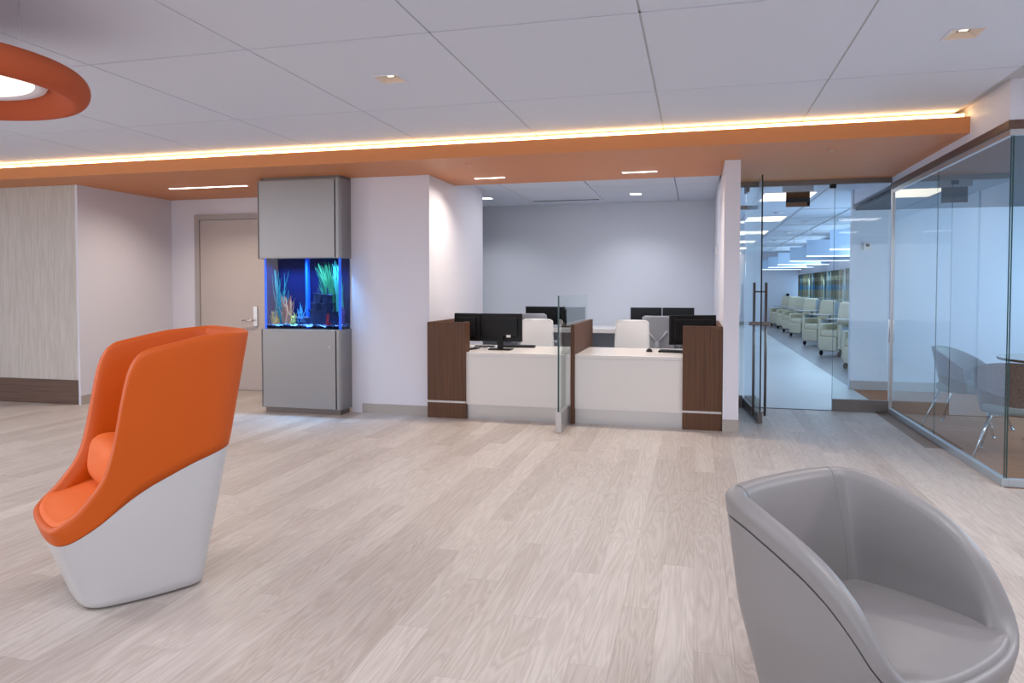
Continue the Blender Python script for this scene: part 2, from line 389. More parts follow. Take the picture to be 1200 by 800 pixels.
for j in range(-5, 3): bx(bm, -9.4, 1.97, Y0+j*TY-.010, Y0+j*TY+.010, CZ+.004, CZ+.03)
part('grid_bars', bm, tee_paint, ceiling)
# orange soffit
bm = nb()
bx(bm, -9.4, 1.95, 6.0, 6.10, 2.45, 2.572)
bx(bm, -9.4, 1.95, 6.10, 6.9, 2.45, 2.53); bx(bm, -9.4, -2.70, 6.9, 8.0, 2.45, 2.53); bx(bm, -2.70, -2.63, 6.9, 6.965, 2.45, 2.53)
bx(bm, -2.63, .238, 6.9, 7.62, 2.45, 2.545); bx(bm, .238, 1.95, 6.9, 8.2, 2.45, 2.53)
soffit = struct(part('ceiling_soffit', bm, orange_paint))
struct(box('wall_cove_back', (-9.4, 1.95, 6.6, 6.7, 2.53, CZ+.02), orange_paint))
# office ceiling
oc = struct(box('ceiling_office', (-5.0, .24, 7.62, 10.5, 2.575, 2.7), tee_paint))
OX, OY = -.25, 8.80; TXo, TYo = 1.03, 1.75
bm = nb(); bx(bm, .006, TXo-.006, .006, TYo-.006, 0, .02); bmesh.ops.recalc_face_normals(bm, faces=bm.faces); mo = bpy.data.meshes.new('ceiling_tile'); bm.to_mesh(mo); bm.free(); mo.materials.append(tile_paint)
for i in range(-4, 1):
    for j in (-1, 0):
        if i == 0:
            bm = nb(); bx(bm, OX+.006, .237, max(OY+j*TYo, 7.62)+.006, min(OY+(j+1)*TYo, 10.5)-.006, 2.55, 2.57); part('ceiling_tile', bm, tile_paint, oc)
        else:
            bm = nb(); bx(bm, OX+i*TXo+.006, OX+(i+1)*TXo-.006, max(OY+j*TYo, 7.62)+.006, min(OY+(j+1)*TYo, 10.5)-.006, 2.55, 2.57); part('ceiling_tile', bm, tile_paint, oc)
struct(box('ceiling_corridor', (.2, 3.6, 8.2, 27, 2.565, 2.7), tile_paint))
cc = bpy.data.objects['ceiling_corridor']
bm = nb()
for x in (.80, 1.60, 2.35): bx(bm, x-.012, x+.012, 8.25, 26.9, 2.556, 2.566)
y = 12.2
while y < 26.8: bx(bm, 1.6, 3.5, y-.012, y+.012, 2.556, 2.566); y += 2.95/2
part('grid_bars', bm, tee_paint, cc)
struct(box('ceiling_lounge', (1.97, 5.4, 5.4, 10.0, 2.30, 2.33), mat('lounge_ceiling_shade', srgb(92, 96, 104), .8)))  # dark tone paints in the shade of an unlit ceiling
# bulkhead above the side glass + trims
bm = nb(); bx(bm, 1.95, 2.06, 5.30, 10.1, 2.38, CZ+.03); bx(bm, 2.06, 6.0, 5.30, 5.41, 2.38, CZ+.03)
struct(part('wall_bulkhead', bm, white_paint))
bm = nb(); bx(bm, 1.942, 1.99, 5.292, 8.2, 2.33, 2.385); bx(bm, 1.99, 6.0, 5.292, 5.34, 2.33, 2.385)
struct(part('trim_2', bm, walnut_y))
bm = nb(); bx(bm, 1.955, 1.985, 5.305, 8.2, 2.29, 2.33); bx(bm, 1.985, 6.0, 5.305, 5.335, 2.29, 2.33)
struct(part('trim_3', bm, steel))
struct(box('trim_4', (.375, 1.95, 8.17, 8.23, 2.40, 2.45), dark_steel))

# cove light on top of the soffit edge
cove = box('cove_led_strip', (-9.3, 1.92, 6.03, 6.05, 2.574, 2.601), led); tag(cove, 'long glowing warm strip light along the top edge of the orange soffit', 'strip light')

# ================================================================ GLASS FRONTS
sg = thing('glass_partition', 'tall frameless glass partition running from the entrance to the front right corner', 'glass wall', (GX, 5.3, 0))
for y0, y1 in ((5.325, 6.757), (6.763, 8.13)):
    box('glass_pane', (1.964, 1.976, y0, y1, .05, 2.30), blue_glass, sg)
    box('pane_edge', (1.9665, 1.9735, y0-.003, y0, .05, 2.30), glass_edge, sg)
box('bottom_channel', (1.95, 1.99, 5.30, 8.16, 0, .055), blue_trim, sg, bevel=.004)
fg = thing('glass_partition', 'glass partition facing the lobby at the extreme right, showing the brown carpet', 'glass wall', (2.0, 5.3, 0))
box('glass_pane', (1.985, 5.0, 5.316, 5.328, .05, 2.30), blue_glass, fg)
box('pane_edge', (1.9795, 1.985, 5.317, 5.327, .05, 2.30), glass_edge, fg)
box('bottom_channel', (1.99, 5.9, 5.30, 5.34, 0, .055), blue_trim, fg, bevel=.004)
en = thing('glass_sidelight', 'fixed glass sidelight with brushed metal bottom rail right of the open door', 'glass wall', (1.41, 8.2, 0))
box('glass_pane', (1.41, 1.93, 8.194, 8.206, .12, 2.41), clear, en)
box('pane_edge', (1.407, 1.41, 8.194, 8.206, .12, 2.41), glass_edge, en)
box('bottom_rail', (1.41, 1.955, 8.17, 8.23, 0, .125), dark_steel, en, bevel=.003)
box('top_clip', (1.36, 1.42, 8.18, 8.22, 2.36, 2.40), black, en)
e2 = thing('glass_sidelight', 'narrow glass sidelight with short metal rail between white post and door hinge', 'glass wall', (.38, 8.2, 0))
box('glass_pane', (.385, .50, 8.194, 8.206, .12, 2.41), clear, e2)
box('bottom_rail', (.385, .50, 8.17, 8.23, 0, .125), dark_steel, e2, bevel=.003)
box('transom_bar', (.385, .53, 8.17, 8.23, 2.16, 2.20), dark_steel, e2)
st = thing('partition_end_post', 'slim steel post where entrance glass meets the side glass partition', 'post', (1.965, 8.17, 0))
box('post', (1.95, 1.985, 8.15, 8.20, 0, 2.40), steel, st)
box('lock', (1.935, 1.95, 8.155, 8.195, .74, .98), chrome, st, bevel=.003)
# door leaf, swung open towards the lobby
ang = math.atan2(7.2-8.2, .60-.515); L = math.hypot(.085, 1.0)
dl = thing('glass_door', 'frameless glass door standing open towards the lobby with tall ladder pulls', 'door', (.515, 8.2, 0), ang)
def loc_box(name, d, m, p, **k): return box(name, d, m, p, world=False, **k)
loc_box('glass_leaf', (0, L, -.006, .006, .10, 2.38), clear, dl)
loc_box('leaf_edge', (L-.001, L+.005, -.0065, .0065, .10, 2.38), mat('dark_glass_edge', srgb(24, 34, 38), .3), dl)
loc_box('bottom_rail', (0, L, -.022, .022, .008, .105), dark_steel, dl, bevel=.003)
loc_box('top_pivot', (0, .18, -.02, .02, 2.33, 2.40), dark_steel, dl, bevel=.003)
for s in (-1, 1):
    bm = nb(); tube(bm, (L-.06, s*.055, .07), (L-.06, s*.055, 1.357), .0125, seg=12)
    h = part('pull_handle', bm, dark_steel, dl, smooth=True, world=False)
for z in (.10, 1.27):
    bm = nb(); tube(bm, (L-.06, -.055, z), (L-.06, .055, z), .008); part('standoff', bm, dark_steel, dl, world=False)
lk = loc_box('lock_bar', (L-.08, L-.04, -.10, .085, .945, .980), dark_steel, dl, bevel=.004)
loc_box('lock_hook', (L-.07, L-.05, .085, .10, .92, .965), dark_steel, dl, bevel=.003)

# ================================================================ DOOR IN NICHE
dr = struct(box('door_1', (-6.21, -5.12, 7.945, 7.965, .008, 2.175), door_paint, bevel=.002))
bm = nb(); bx(bm, -6.285, -6.215, 7.93, 7.97, 0, 2.18); bx(bm, -5.115, -5.045, 7.93, 7.97, 0, 2.18); bx(bm, -6.285, -5.045, 7.93, 7.97, 2.18, 2.245)
part('door_frame', bm, frame_paint, dr, bevel=.003)
box('handle_plate', (-5.43, -5.37, 7.925, 7.945, .82, 1.08), steel, dr, bevel=.006)
bm = nb(); tube(bm, (-5.40, 7.93, .90), (-5.40, 7.88, .90), .012); tube(bm, (-5.40, 7.885, .90), (-5.56, 7.885, .895), .010); part('lever_handle', bm, chrome, dr, smooth=True)

# ================================================================ AQUARIUM COLUMN
AX0, AX1, AY0, AY1 = -4.475, -3.50, 6.60, 6.83
def cab_body(bm, x0, x1, y0, y1, z0, z1, r=.045):
    """box with rounded front vertical corners"""
    pts = [(x0, y1)]
    for k in range(7): a = math.pi+k/6*math.pi/2; pts.append((x0+r+r*math.cos(a), y0+r+r*math.sin(a)))
    for k in range(7): a = -math.pi/2+k/6*math.pi/2; pts.append((x1-r+r*math.cos(a), y0+r+r*math.sin(a)))
    pts.append((x1, y1))
    lo = [bm.verts.new((x, y, z0)) for x, y in pts]; hi = [bm.verts.new((x, y, z1)) for x, y in pts]
    n = len(pts)
    for i in range(n): bm.faces.new((lo[i], lo[(i+1)%n], hi[(i+1)%n], hi[i]))
    bm.faces.new(lo[::-1]); bm.faces.new(hi)
lc = thing('aquarium_cabinet', 'brushed metal base cabinet under the blue fish tank', 'cabinet', ((AX0+AX1)/2, 6.72, 0))
bm = nb(); cab_body(bm, AX0+.03, AX1, AY0, AY1, .055, .88); part('body', bm, cab_metal, lc, bevel=.002)
box('plinth', (AX0+.08, AX1-.03, AY0+.03, AY1, 0, .055), dark_steel, lc)
dpan = box('door', (AX0+.075, AX1-.062, AY0-.012, AY0+.002, .06, .865), cab_metal, lc, bevel=.002)
bm = nb(); tube(bm, (AX1-.12, AY0-.012, .70), (AX1-.12, AY0-.02, .70), .011); part('lock', bm, steel, dpan)
box('door_gap', (AX0+.066, AX0+.0745, AY0-.004, AY0+.001, .06, .865), gap_m, lc)
box('door_gap', (AX1-.0615, AX1-.056, AY0-.004, AY0+.001, .06, .865), gap_m, lc)
uc = thing('aquarium_canopy', 'brushed metal upper cabinet between the fish tank and the orange soffit', 'cabinet', ((AX0+AX1)/2, 6.72, 1.612))
bm = nb(); cab_body(bm, AX0, AX1, AY0, AY1, 1.612, 2.42); part('body', bm, cab_metal, uc, bevel=.002)
bm = nb(); cab_body(bm, AX0+.05, AX1-.005, AY0+.01, AY1, 2.42, 2.45); part('crown', bm, dark_steel, uc)
box('door', (AX0+.045, AX1-.062, AY0-.012, AY0+.002, 1.620, 2.41), cab_metal, uc, bevel=.002)
box('door_gap', (AX0+.036, AX0+.0445, AY0-.004, AY0+.001, 1.62, 2.41), gap_m, uc)
box('door_gap', (AX1-.0615, AX1-.056, AY0-.004, AY0+.001, 1.62, 2.41), gap_m, uc)
# tank
TX0, TX1, TY0, TY1, TZ0, TZ1 = -4.385, -3.508, 6.612, 6.828, .88, 1.612
tk = thing('fish_tank', 'glowing blue rectangular fish tank set between the two metal cabinets', 'aquarium', ((TX0+TX1)/2, 6.72, TZ0))
tank_glass = glass('tank_glass', (.70, .86, 1, 1), .6)
box('front_pane', (TX0, TX1, TY0, TY0+.008, TZ0, TZ1), tank_glass, tk)
box('side_pane', (TX1-.008, TX1, TY0+.008, TY1, TZ0, TZ1), tank_glass, tk)

back_blue = mat('deep_blue_backing', srgb(6, 16, 70), .8, spec=.1); edge_blue = mat('blue_edge_glow', srgb(20, 110, 255), .3)
edge_blue.node_tree.nodes['Principled BSDF'].inputs['Emission Color'].default_value = srgb(10, 90, 255); edge_blue.node_tree.nodes['Principled BSDF'].inputs['Emission Strength'].default_value = .25  # tank light caught in the glass edges is given as emission
box('back_panel', (TX0+.008, TX1-.008, TY1-.012, TY1-.002, TZ0, TZ1), back_blue, tk)
box('side_backing', (TX0, TX0+.008, TY0+.008, TY1, TZ0, TZ1), back_blue, tk)
box('corner_seal', (TX0-.002, TX0+.016, TY0-.002, TY0+.012, TZ0, TZ1), edge_blue, tk)
box('corner_seal', (TX1-.022, TX1+.002, TY0-.002, TY0+.012, TZ0, TZ1), edge_blue, tk)
box('glow_column', (TX0+.385, TX0+.41, TY1-.06, TY1-.012, TZ0, TZ1), edge_blue, tk)  # blue divider strip, its reflected shine built in as glow
def gravel():
    bm = nb(); nx, ny = 60, 12
    V = [[bm.verts.new((TX0+.01+(TX1-TX0-.02)*i/nx, TY0+.01+(TY1-TY0-.024)*j/ny, TZ0+.03+.012*math.sin(i*.5)*math.cos(j)+random.uniform(0, .014))) for j in range(ny+1)] for i in range(nx+1)]
    for i in range(nx):
        for j in range(ny): bm.faces.new((V[i][j], V[i+1][j], V[i+1][j+1], V[i][j+1]))
    return bm
gv = part('gravel', gravel(), mat('blue_white_gravel', srgb(120, 150, 205), .8), tk); gv['kind'] = 'stuff'
def blades(bm, cx, cy, z0, n, h, spread, w, sway=.05, dirx=0):
    for _ in range(n):
        a = random.uniform(0, 6.28); bx0 = cx+random.uniform(-1, 1)*spread*.35; by0 = min(max(cy+random.uniform(-1, 1)*.03, TY0+.03), TY1-.03)
        hh = h*random.uniform(.55, 1); lx = random.uniform(-1, 1)*spread+dirx*hh; p = []
        for k in range(6):
            t = k/5; x = bx0+lx*t**1.5+math.sin(t*5+a)*sway*.3; yy = min(max(by0+math.sin(a+t*2)*.02, TY0+.02), TY1-.02); ww = w*(1-t)**.6*.5+.0006
            x = min(max(x, TX0+.02), TX1-.02)
            p.append((bm.verts.new((x-ww, yy, z0+hh*t)), bm.verts.new((x+ww, yy+.002, z0+hh*t))))
        for q, r_ in zip(p, p[1:]): bm.faces.new((q[0], q[1], r_[1], r_[0]))
green = mat('water_plant_green', srgb(40, 125, 80), .5); teal = mat('water_plant_teal', srgb(40, 150, 150), .5); coral = mat('coral_plant', srgb(235, 150, 110), .5); red = mat('red_coral', srgb(225, 40, 60), .5); rock = mat('dark_rock', srgb(26, 44, 86), .8, bump=(60, 1)); purple = mat('purple_plant', srgb(110, 50, 140), .6)
def plant(label, args, m, grp=None):
    bm = nb(); blades(bm, *args); o = part('aquarium_plant', bm, m); return tag(o, label, 'plant')
yc = 6.74
plant('thin teal trailing plant at the left end of the tank', (TX0+.10, yc, TZ0+.04, 26, .60, .10, .006), teal)
plant('dense tall green grass plant filling the right of the tank behind the rock castle', (TX0+.72, yc+.03, TZ0+.04, 80, .68, .09, .009, .05, -.18), green)
plant('pale green upright blades by the right end glass of the tank', (TX1-.09, yc+.02, TZ0+.04, 40, .68, .05, .010, .03, -.05), mat('water_plant_pale', srgb(90, 210, 190), .5))
plant('largest coral coloured spiky plant in the left half of the tank', (TX0+.20, yc-.03, TZ0+.05, 46, .32, .08, .010), coral)
plant('small orange tufted plant at the bottom left of the tank', (TX0+.075, yc-.05, TZ0+.04, 26, .15, .06, .010), mat('orange_plant', srgb(230, 160, 80), .5))
plant('small yellow tuft between the coral plant and the low rock', (TX0+.29, yc-.04, TZ0+.04, 22, .14, .05, .009), mat('yellow_plant', srgb(215, 190, 90), .5))
plant('slim pale blue sprig above the low rock', (TX0+.36, yc-.03, TZ0+.06, 10, .22, .05, .006), mat('pale_blue_plant', srgb(90, 190, 240), .5))
plant('purple plant in the lower right corner of the tank', (TX1-.06, yc, TZ0+.04, 24, .20, .03, .012), purple)
plant('small bright red coral in front of the rock castle', (TX0+.71, TY0+.06, TZ0+.04, 9, .15, .025, .018), red)
def rocks(bm, lst):
    for x, y, z, rx, ry, rz in lst:
        m_ = bmesh.ops.create_icosphere(bm, subdivisions=2, radius=1)['verts']
        for v in m_:
            k = 1+random.uniform(-.18, .18); v.co = Vector((x+v.co.x*rx*k, y+v.co.y*ry*k, z+v.co.z*rz*k))
lr = nb(); rocks(lr, [(TX0+.36, yc, TZ0+.07, .10, .04, .035), (TX0+.33, yc-.02, TZ0+.10, .05, .03, .03), (TX0+.42, yc, TZ0+.09, .05, .03, .04)])
tag(part('low_rock', lr, rock), 'low dark flat rock on the gravel in the middle of the tank', 'rock')
ct = nb(); rng = [(.16, 0, .12), (.13, .12, .22), (.06, .22, .30), ]
for cx_, w_, z0_, z1_ in ((.59, .15, .03, .20), (.64, .17, .03, .18), (.55, .07, .20, .27), (.55, .05, .27, .37), (.66, .08, .18, .27), (.66, .06, .27, .36), (.66, .012, .36, .43), (.55, .012, .37, .44), (.70, .10, .03, .13)):
    n_ = 9; ring = []
    for z_ in (z0_, (z0_+z1_)/2, z1_-.012, z1_-.008, z1_):
        k = 1.12 if z_ >= z1_-.009 else 1
        ring.append([(TX0+cx_+math.cos(a*6.283/n_)*w_*k*random.uniform(.85, 1), yc+math.sin(a*6.283/n_)*min(w_, .07)*k, TZ0+z_) for a in range(n_)])
    skin_rings(ct, ring, True, True)
tag(part('rock_castle', ct, rock), 'dark terraced rock castle ornament in the right half of the tank', 'ornament')
area('tank_lamp', ((TX0+TX1)/2, 6.70, 1.605), ((TX0+TX1)/2, 6.70, 0), .8, .10, 11, (.50, .76, 1), 90)
spot('tank_lamp_front', (TX1-.3, 6.66, 1.60), (TX1-.3, 6.72, .9), 3, (.7, .88, 1), 60)

# ================================================================ RECEPTION DESK
CT = .665
desk = thing('reception_desk', 'white reception desk with two counters and walnut end panels', 'desk', (-1.2, 7.1, 0))
for (x0, x1, zt) in ((-2.625, -2.222, .965), (-.118, .232, .955)):
    box('end_panel', (x0, x1, 6.75, 6.80, .175, zt), walnut, desk, bevel=.002)
    box('end_panel_base', (x0, x1, 6.75, 6.80, 0, .155), walnut, desk, bevel=.002)
    box('metal_reveal', (x0, x1, 6.753, 6.80, .155, .175), steel, desk)
box('side_panel', (-2.625, -2.59, 6.80, 8.0, 0, .965), walnut, desk, bevel=.002)
box('side_panel', (.20, .232, 6.80, 8.0, 0, .955), walnut, desk, bevel=.002)
box('side_panel', (-2.26, -2.222, 6.80, 6.90, 0, .965), walnut, desk, bevel=.002)
for (x0, x1) in ((-2.222, -1.165), (-1.125, -.118)):
    box('countertop', (x0, x1, 6.775, 7.72, CT-.035, CT), white_solid, desk, bevel=.004)
    box('front_panel', (x0, x1, 6.777, 6.82, .145, CT-.0355), white_solid, desk)
    box('toe_kick', (x0, x1, 6.80, 6.82, 0, .144), steel, desk)
box('countertop', (-2.59, -2.2225, 6.90, 7.72, CT-.035, CT), white_solid, desk)
box('countertop', (-.1175, .20, 6.82, 7.72, CT-.035, CT), white_solid, desk)
box('divider_panel', (-1.165, -1.126, 6.76, 8.0, 0, .955), walnut, desk, bevel=.002)
gd = thing('glass_divider', 'upright glass screen in a brushed metal foot dividing the two desk counters', 'screen', (-1.2, 6.5, 0))
box('glass_pane', (-1.202, -1.190, 6.31, 8.0, .17, 1.235), glass('divider_glass', (.86, .91, .91, 1), 1.0), gd)
box('pane_edge', (-1.203, -1.189, 6.305, 6.31, .17, 1.235), glass_edge, gd)
box('metal_foot', (-1.222, -1.168, 6.30, 6.745, 0, .185), steel, gd, bevel=.003)

def monitor(label, loc, rz, w=.45, h=.285, group=None, z0=.11):
    t = thing('monitor', label, 'monitor', loc, rz, group)
    loc_box('stand_base', (-.12, .12, -.08, .08, 0, .012), black, t, bevel=.006)
    loc_box('stand_neck', (-.03, .03, .0, .03, .012, z0+.10), black, t, bevel=.004)
    loc_box('bezel', (-w/2, w/2, -.032, 0, z0, z0+h), black, t, bevel=.006)
    loc_box('back_cover', (-w/2+.04, w/2-.04, -.0, .022, z0+.05, z0+h-.04), black, t, bevel=.01)
    loc_box('screen', (-w/2+.014, w/2-.014, -.034, -.0325, z0+.016, z0+h-.014), screen_m, t)
    return t
# local -Y is the screen side; front-desk monitors show their backs to the lobby
m2 = monitor('large black monitor seen from behind on the left counter, nearest the glass screen', (-1.965, 7.15, CT), R(180), .45, .29, z0=.085)
bm = nb(); bx(bm, -.11, -.065, .022, .0235, .13, .155); part('white_sticker', bm, white_solid, m2, world=False)
monitor('black monitor angled beside the left walnut panel', (-2.345, 7.17, CT), R(164), .32, .29, z0=.085)
monitor('black monitor on the right counter half behind the right walnut panel', (-.03, 7.2, CT), R(196), .46, .29, z0=.085)
def keyboard(label, loc, rz):
    t = thing('keyboard', label, 'keyboard', loc, rz)
    loc_box('case', (-.2, .2, -.065, .065, 0, .018), black, t, bevel=.006)
    km = mat('key_black', srgb(34, 34, 38), .5); bm = nb()
    for r in range(5):
        for c in range(15): bx(bm, -.19+c*.0255, -.19+c*.0255+.021, -.055+r*.022, -.037+r*.022, .0181, .023)
    o = part('keys', bm, km, t, world=False); o['kind'] = 'stuff'
keyboard('black keyboard behind the monitor on the left counter', (-1.88, 7.50, CT), R(4))
keyboard('black keyboard on the right counter beside the mouse', (-.16, 7.28, CT), R(-8))
def mouse(label, loc):
    bm = nb(); u = bmesh.ops.create_uvsphere(bm, u_segments=20, v_segments=12, radius=1)['verts']
    for v in u:
        v.co = Vector((v.co.x*.032, v.co.y*.055, max(v.co.z, 0)*.03*(1.1-.3*v.co.y)))
    t = thing('computer_mouse', label, 'mouse', loc, R(12)); part('shell', bm, black, t, smooth=True, world=False)
    loc_box('wheel', (-.004, .004, .018, .034, .02, .032), gap_m, t)
mouse('small black mouse on the right counter', (-.455, 7.30, CT))
# cables on the left counter
bm = nb()
for k in range(4):
    pp = [(-2.30+i*.025, 7.30+.05*math.sin(i*.9+k*1.3), CT+.006+.018*abs(math.sin(i*.6+k))) for i in range(10)]
    for p, q in zip(pp, pp[1:]): tube(bm, p, q, .004, seg=6)
o = part('monitor_cables', bm, black); o['kind'] = 'stuff'; tag(o, 'tangle of black cables between the two left counter monitors', 'cable')

# back counter in the office
bc = thing('back_counter', 'long white work counter against the office back wall', 'counter', (-1.4, 10.1, 0))
box('worktop', (-3.6, .20, 9.6, 10.49, .70, .76), white_solid, bc, bevel=.004)
box('modesty_panel', (-3.6, .20, 10.2, 10.22, 0, .70), mat('grey_laminate', srgb(150, 152, 162), .5), bc)
for x in (-3.5, -1.5, .16): box('leg', (x, x+.04, 9.66, 10.2, 0, .70), steel, bc)
gb = 'monitors in a row on the back counter'
monitor('black monitor on the back counter, partly behind the left white task chair', (-2.10, 9.95, .76), 0, .52, .255, z0=.03)
monitor('black monitor turned edge-on beside the left back-counter monitor', (-1.80, 9.95, .76), R(-82), .44, .255, z0=.03)
monitor('left one of the touching monitor pair on the back counter', (-.665, 9.95, .76), 0, .42, .25, z0=.03)
monitor('right one of the touching monitor pair on the back counter', (-.235, 9.95, .76), 0, .42, .25, z0=.03)

def task_chair(label, loc, rz, mm, top=.95):
    t = thing('task_chair', label, 'chair', loc, rz)     # local +Y is the back side (viewer sees front when rz turns it)
    # curved mesh back
    bm = nb(); n = 14; mrows = 26; h0, h1 = .44, top
    F_, B_ = [], []
    for j in range(mrows+1):
        v = j/mrows; z = h0+(h1-h0)*v; hw = .205-.02*v; rc = .035
        if z > h1-rc: hw -= rc-math.sqrt(max(rc*rc-(z-(h1-rc))**2, 0))
        rowF, rowB = [], []
        for i in range(n+1):
            u = -1+2*i/n; x = u*hw; y = .20-.05*u*u+.05*(v-.3)**2
            rowF.append(bm.verts.new((x, y, z))); rowB.append(bm.verts.new((x, y+.022, z)))
        F_.append(rowF); B_.append(rowB)
    for j in range(mrows):
        for i in range(n):
            bm.faces.new((F_[j][i], F_[j][i+1], F_[j+1][i+1], F_[j+1][i])); bm.faces.new((B_[j][i+1], B_[j][i], B_[j+1][i], B_[j+1][i+1]))
    for j in range(mrows):
        bm.faces.new((F_[j][0], F_[j+1][0], B_[j+1][0], B_[j][0])); bm.faces.new((F_[j+1][n], F_[j][n], B_[j][n], B_[j+1][n]))
    for i in range(n): bm.faces.new((F_[mrows][i], F_[mrows][i+1], B_[mrows][i+1], B_[mrows][i])); bm.faces.new((F_[0][i+1], F_[0][i], B_[0][i], B_[0][i+1]))
    part('backrest', bm, mm, t, smooth=True, world=False)
    bm = nb(); tube(bm, (0, .235, .42), (0, .26, .66), .022); tube(bm, (0, .26, .64), (-.12, .21, .78), .014); tube(bm, (0, .26, .64), (.12, .21, .78), .014)
    part('back_support', bm, mesh_grey, t, smooth=True, world=False)
    loc_box('seat', (-.22, .22, -.24, .2, .40, .46), mm, t, bevel=.03, segs=4)
    for s in (-1, 1):
        bm = nb(); tube(bm, (s*.25, .08, .42), (s*.25, .06, .60), .013); bx(bm, s*.25-.03, s*.25+.03, -.1, .12, .60, .625); part('armrest', bm, mesh_grey, t, world=False)
    bm = nb(); tube(bm, (0, 0, .10), (0, 0, .40), .025); part('gas_lift', bm, chrome, t, smooth=True, world=False)
    for k in range(5):
        a = k*2*math.pi/5; bm = nb(); tube(bm, (0, 0, .10), (.26*math.cos(a), .26*math.sin(a), .065), .022, .014); g_ = part('base_arm', bm, mesh_grey, t, world=False)
        bm = nb(); c_, s_ = .26*math.cos(a), .26*math.sin(a); tube(bm, (c_-.018*s_*4, s_+.018*c_*4, .028), (c_+.018*s_*4, s_-.018*c_*4, .028), .028); part('caster', bm, black, g_, world=False)
    return t
# back side faces +Y local: chairs at the counter face the lobby, so their mesh backs are seen over the desk
task_chair('white mesh task chair at the left counter, in front of a second chair', (-1.80, 7.98, 0), R(0), mesh_white, .945)
task_chair('greyer mesh task chair standing behind the left white task chair', (-2.02, 9.05, 0), R(180), mesh_grey, .985)
task_chair('white mesh task chair at the right counter, nearest to the lobby', (-.70, 7.98, 0), R(0), mesh_white, .945)
task_chair('grey mesh task chair with Y-shaped back brace facing the back counter', (-.455, 9.05, 0), R(180), mesh_grey, .97)

# ================================================================ CEILING FIXTURES
def downlight(label, x, y, z, s=.16):
    t = thing('recessed_downlight', label, 'light', (x, y, z))
    bm = nb(); h = s/2+.008; i_ = s/2-.004
    for a in ((-h, h, -h, -i_), (-h, h, i_, h), (-h, -i_, -i_, i_), (i_, h, -i_, i_)): bx(bm, a[0], a[1], a[2], a[3], -.004, .004)
    part('trim_ring', bm, white_paint, t, world=False)
    bm = nb(); lo = [bm.verts.new((sx*i_, sy*i_, -.002)) for sx, sy in ((-1,-1),(1,-1),(1,1),(-1,1))]; hi = [bm.verts.new((sx*.03, sy*.03, .018)) for sx, sy in ((-1,-1),(1,-1),(1,1),(-1,1))]
    for k in range(4): bm.faces.new((lo[k], lo[(k+1)%4], hi[(k+1)%4], hi[k]))
    part('reflector', bm, mat('reflector_cream', srgb(225, 205, 185), .4), t, world=False)
    bm = nb(); bx(bm, -.02, .02, -.02, .02, .018, .02); part('lamp', bm, emis('downlight_lamp', (1, .85, .6, 1), 2), t, world=False)
    return t
downlight('square recessed downlight in the ceiling above the right glass partition', X0+TX/2, Y0+TY/2, CZ)
downlight('square recessed downlight in the ceiling left of centre, above the aquarium side', X0-3*TX+TX/2, Y0+TY/2, CZ)
for lab, x0, x1 in (('longest slim linear light in the soffit left of the aquarium column', -5.88, -4.87), ('slim linear light in the soffit above the left counter', -2.25, -1.93), ('slim linear light in the soffit above the right counter', -.72, -.385)):
    t = thing('linear_downlight', lab, 'light', ((x0+x1)/2, 7.02 if x0 < -4 else 7.17, 2.45))
    loc_box('housing', (-(x1-x0)/2-.008, (x1-x0)/2+.008, -.028, .028, -.003, .0), mat('housing_white', srgb(220, 210, 200), .5), t)
    loc_box('diffuser', (-(x1-x0)/2, (x1-x0)/2, -.016, .016, -.006, -.0032), led_white, t)
    area('linear_downlight_lamp', ((x0+x1)/2, 7.02 if x0 < -4 else 7.17, 2.44), ((x0+x1)/2, 6.6, 0), x1-x0, .04, 15 if x0 > -4 else 20, (1, .88, .74), 150)
for lab, x, y in (('square office downlight above the right chairs', -.786, 9.58), ('square office downlight half hidden by the left office wall corner', -2.822, 9.52)):
    t = thing('office_downlight', lab, 'light', (x, y, 2.55)); loc_box('trim_ring', (-.085, .085, -.085, .085, -.004, 0), white_paint, t); loc_box('diffuser', (-.07, .07, -.07, .07, -.007, -.0045), emis('office_lamp', (.95, .97, 1, 1), 3), t)
t = box('ceiling_slot_vent', (-2.27, -1.33, 10.02, 10.06, 2.545, 2.55), gap_m); tag(t, 'narrow black slot vent in the office ceiling near the back wall', 'vent')
def sprinkler(label, x, y, z):
    t = thing('sprinkler_head', label, 'sprinkler', (x, y, z)); bm = nb(); lathe(bm, [(0, -.004), (.04, -.004), (.045, 0)], 24); part('cover_plate', bm, orange_paint if z == 2.45 else white_paint, t, world=False); bm = nb(); lathe(bm, [(0, -.008), (.012, -.008), (.012, -.004)], 12); part('centre_cap', bm, steel, t, world=False)
sprinkler('round sprinkler cover in the soffit left of centre, before the left linear light', -2.05, 6.35, 2.45)
sprinkler('round sprinkler cover in the soffit above the glass entrance', 1.08, 6.45, 2.45)
sprinkler('round sprinkler cover in the soffit beside the longest linear light', -5.42, 7.29, 2.45)

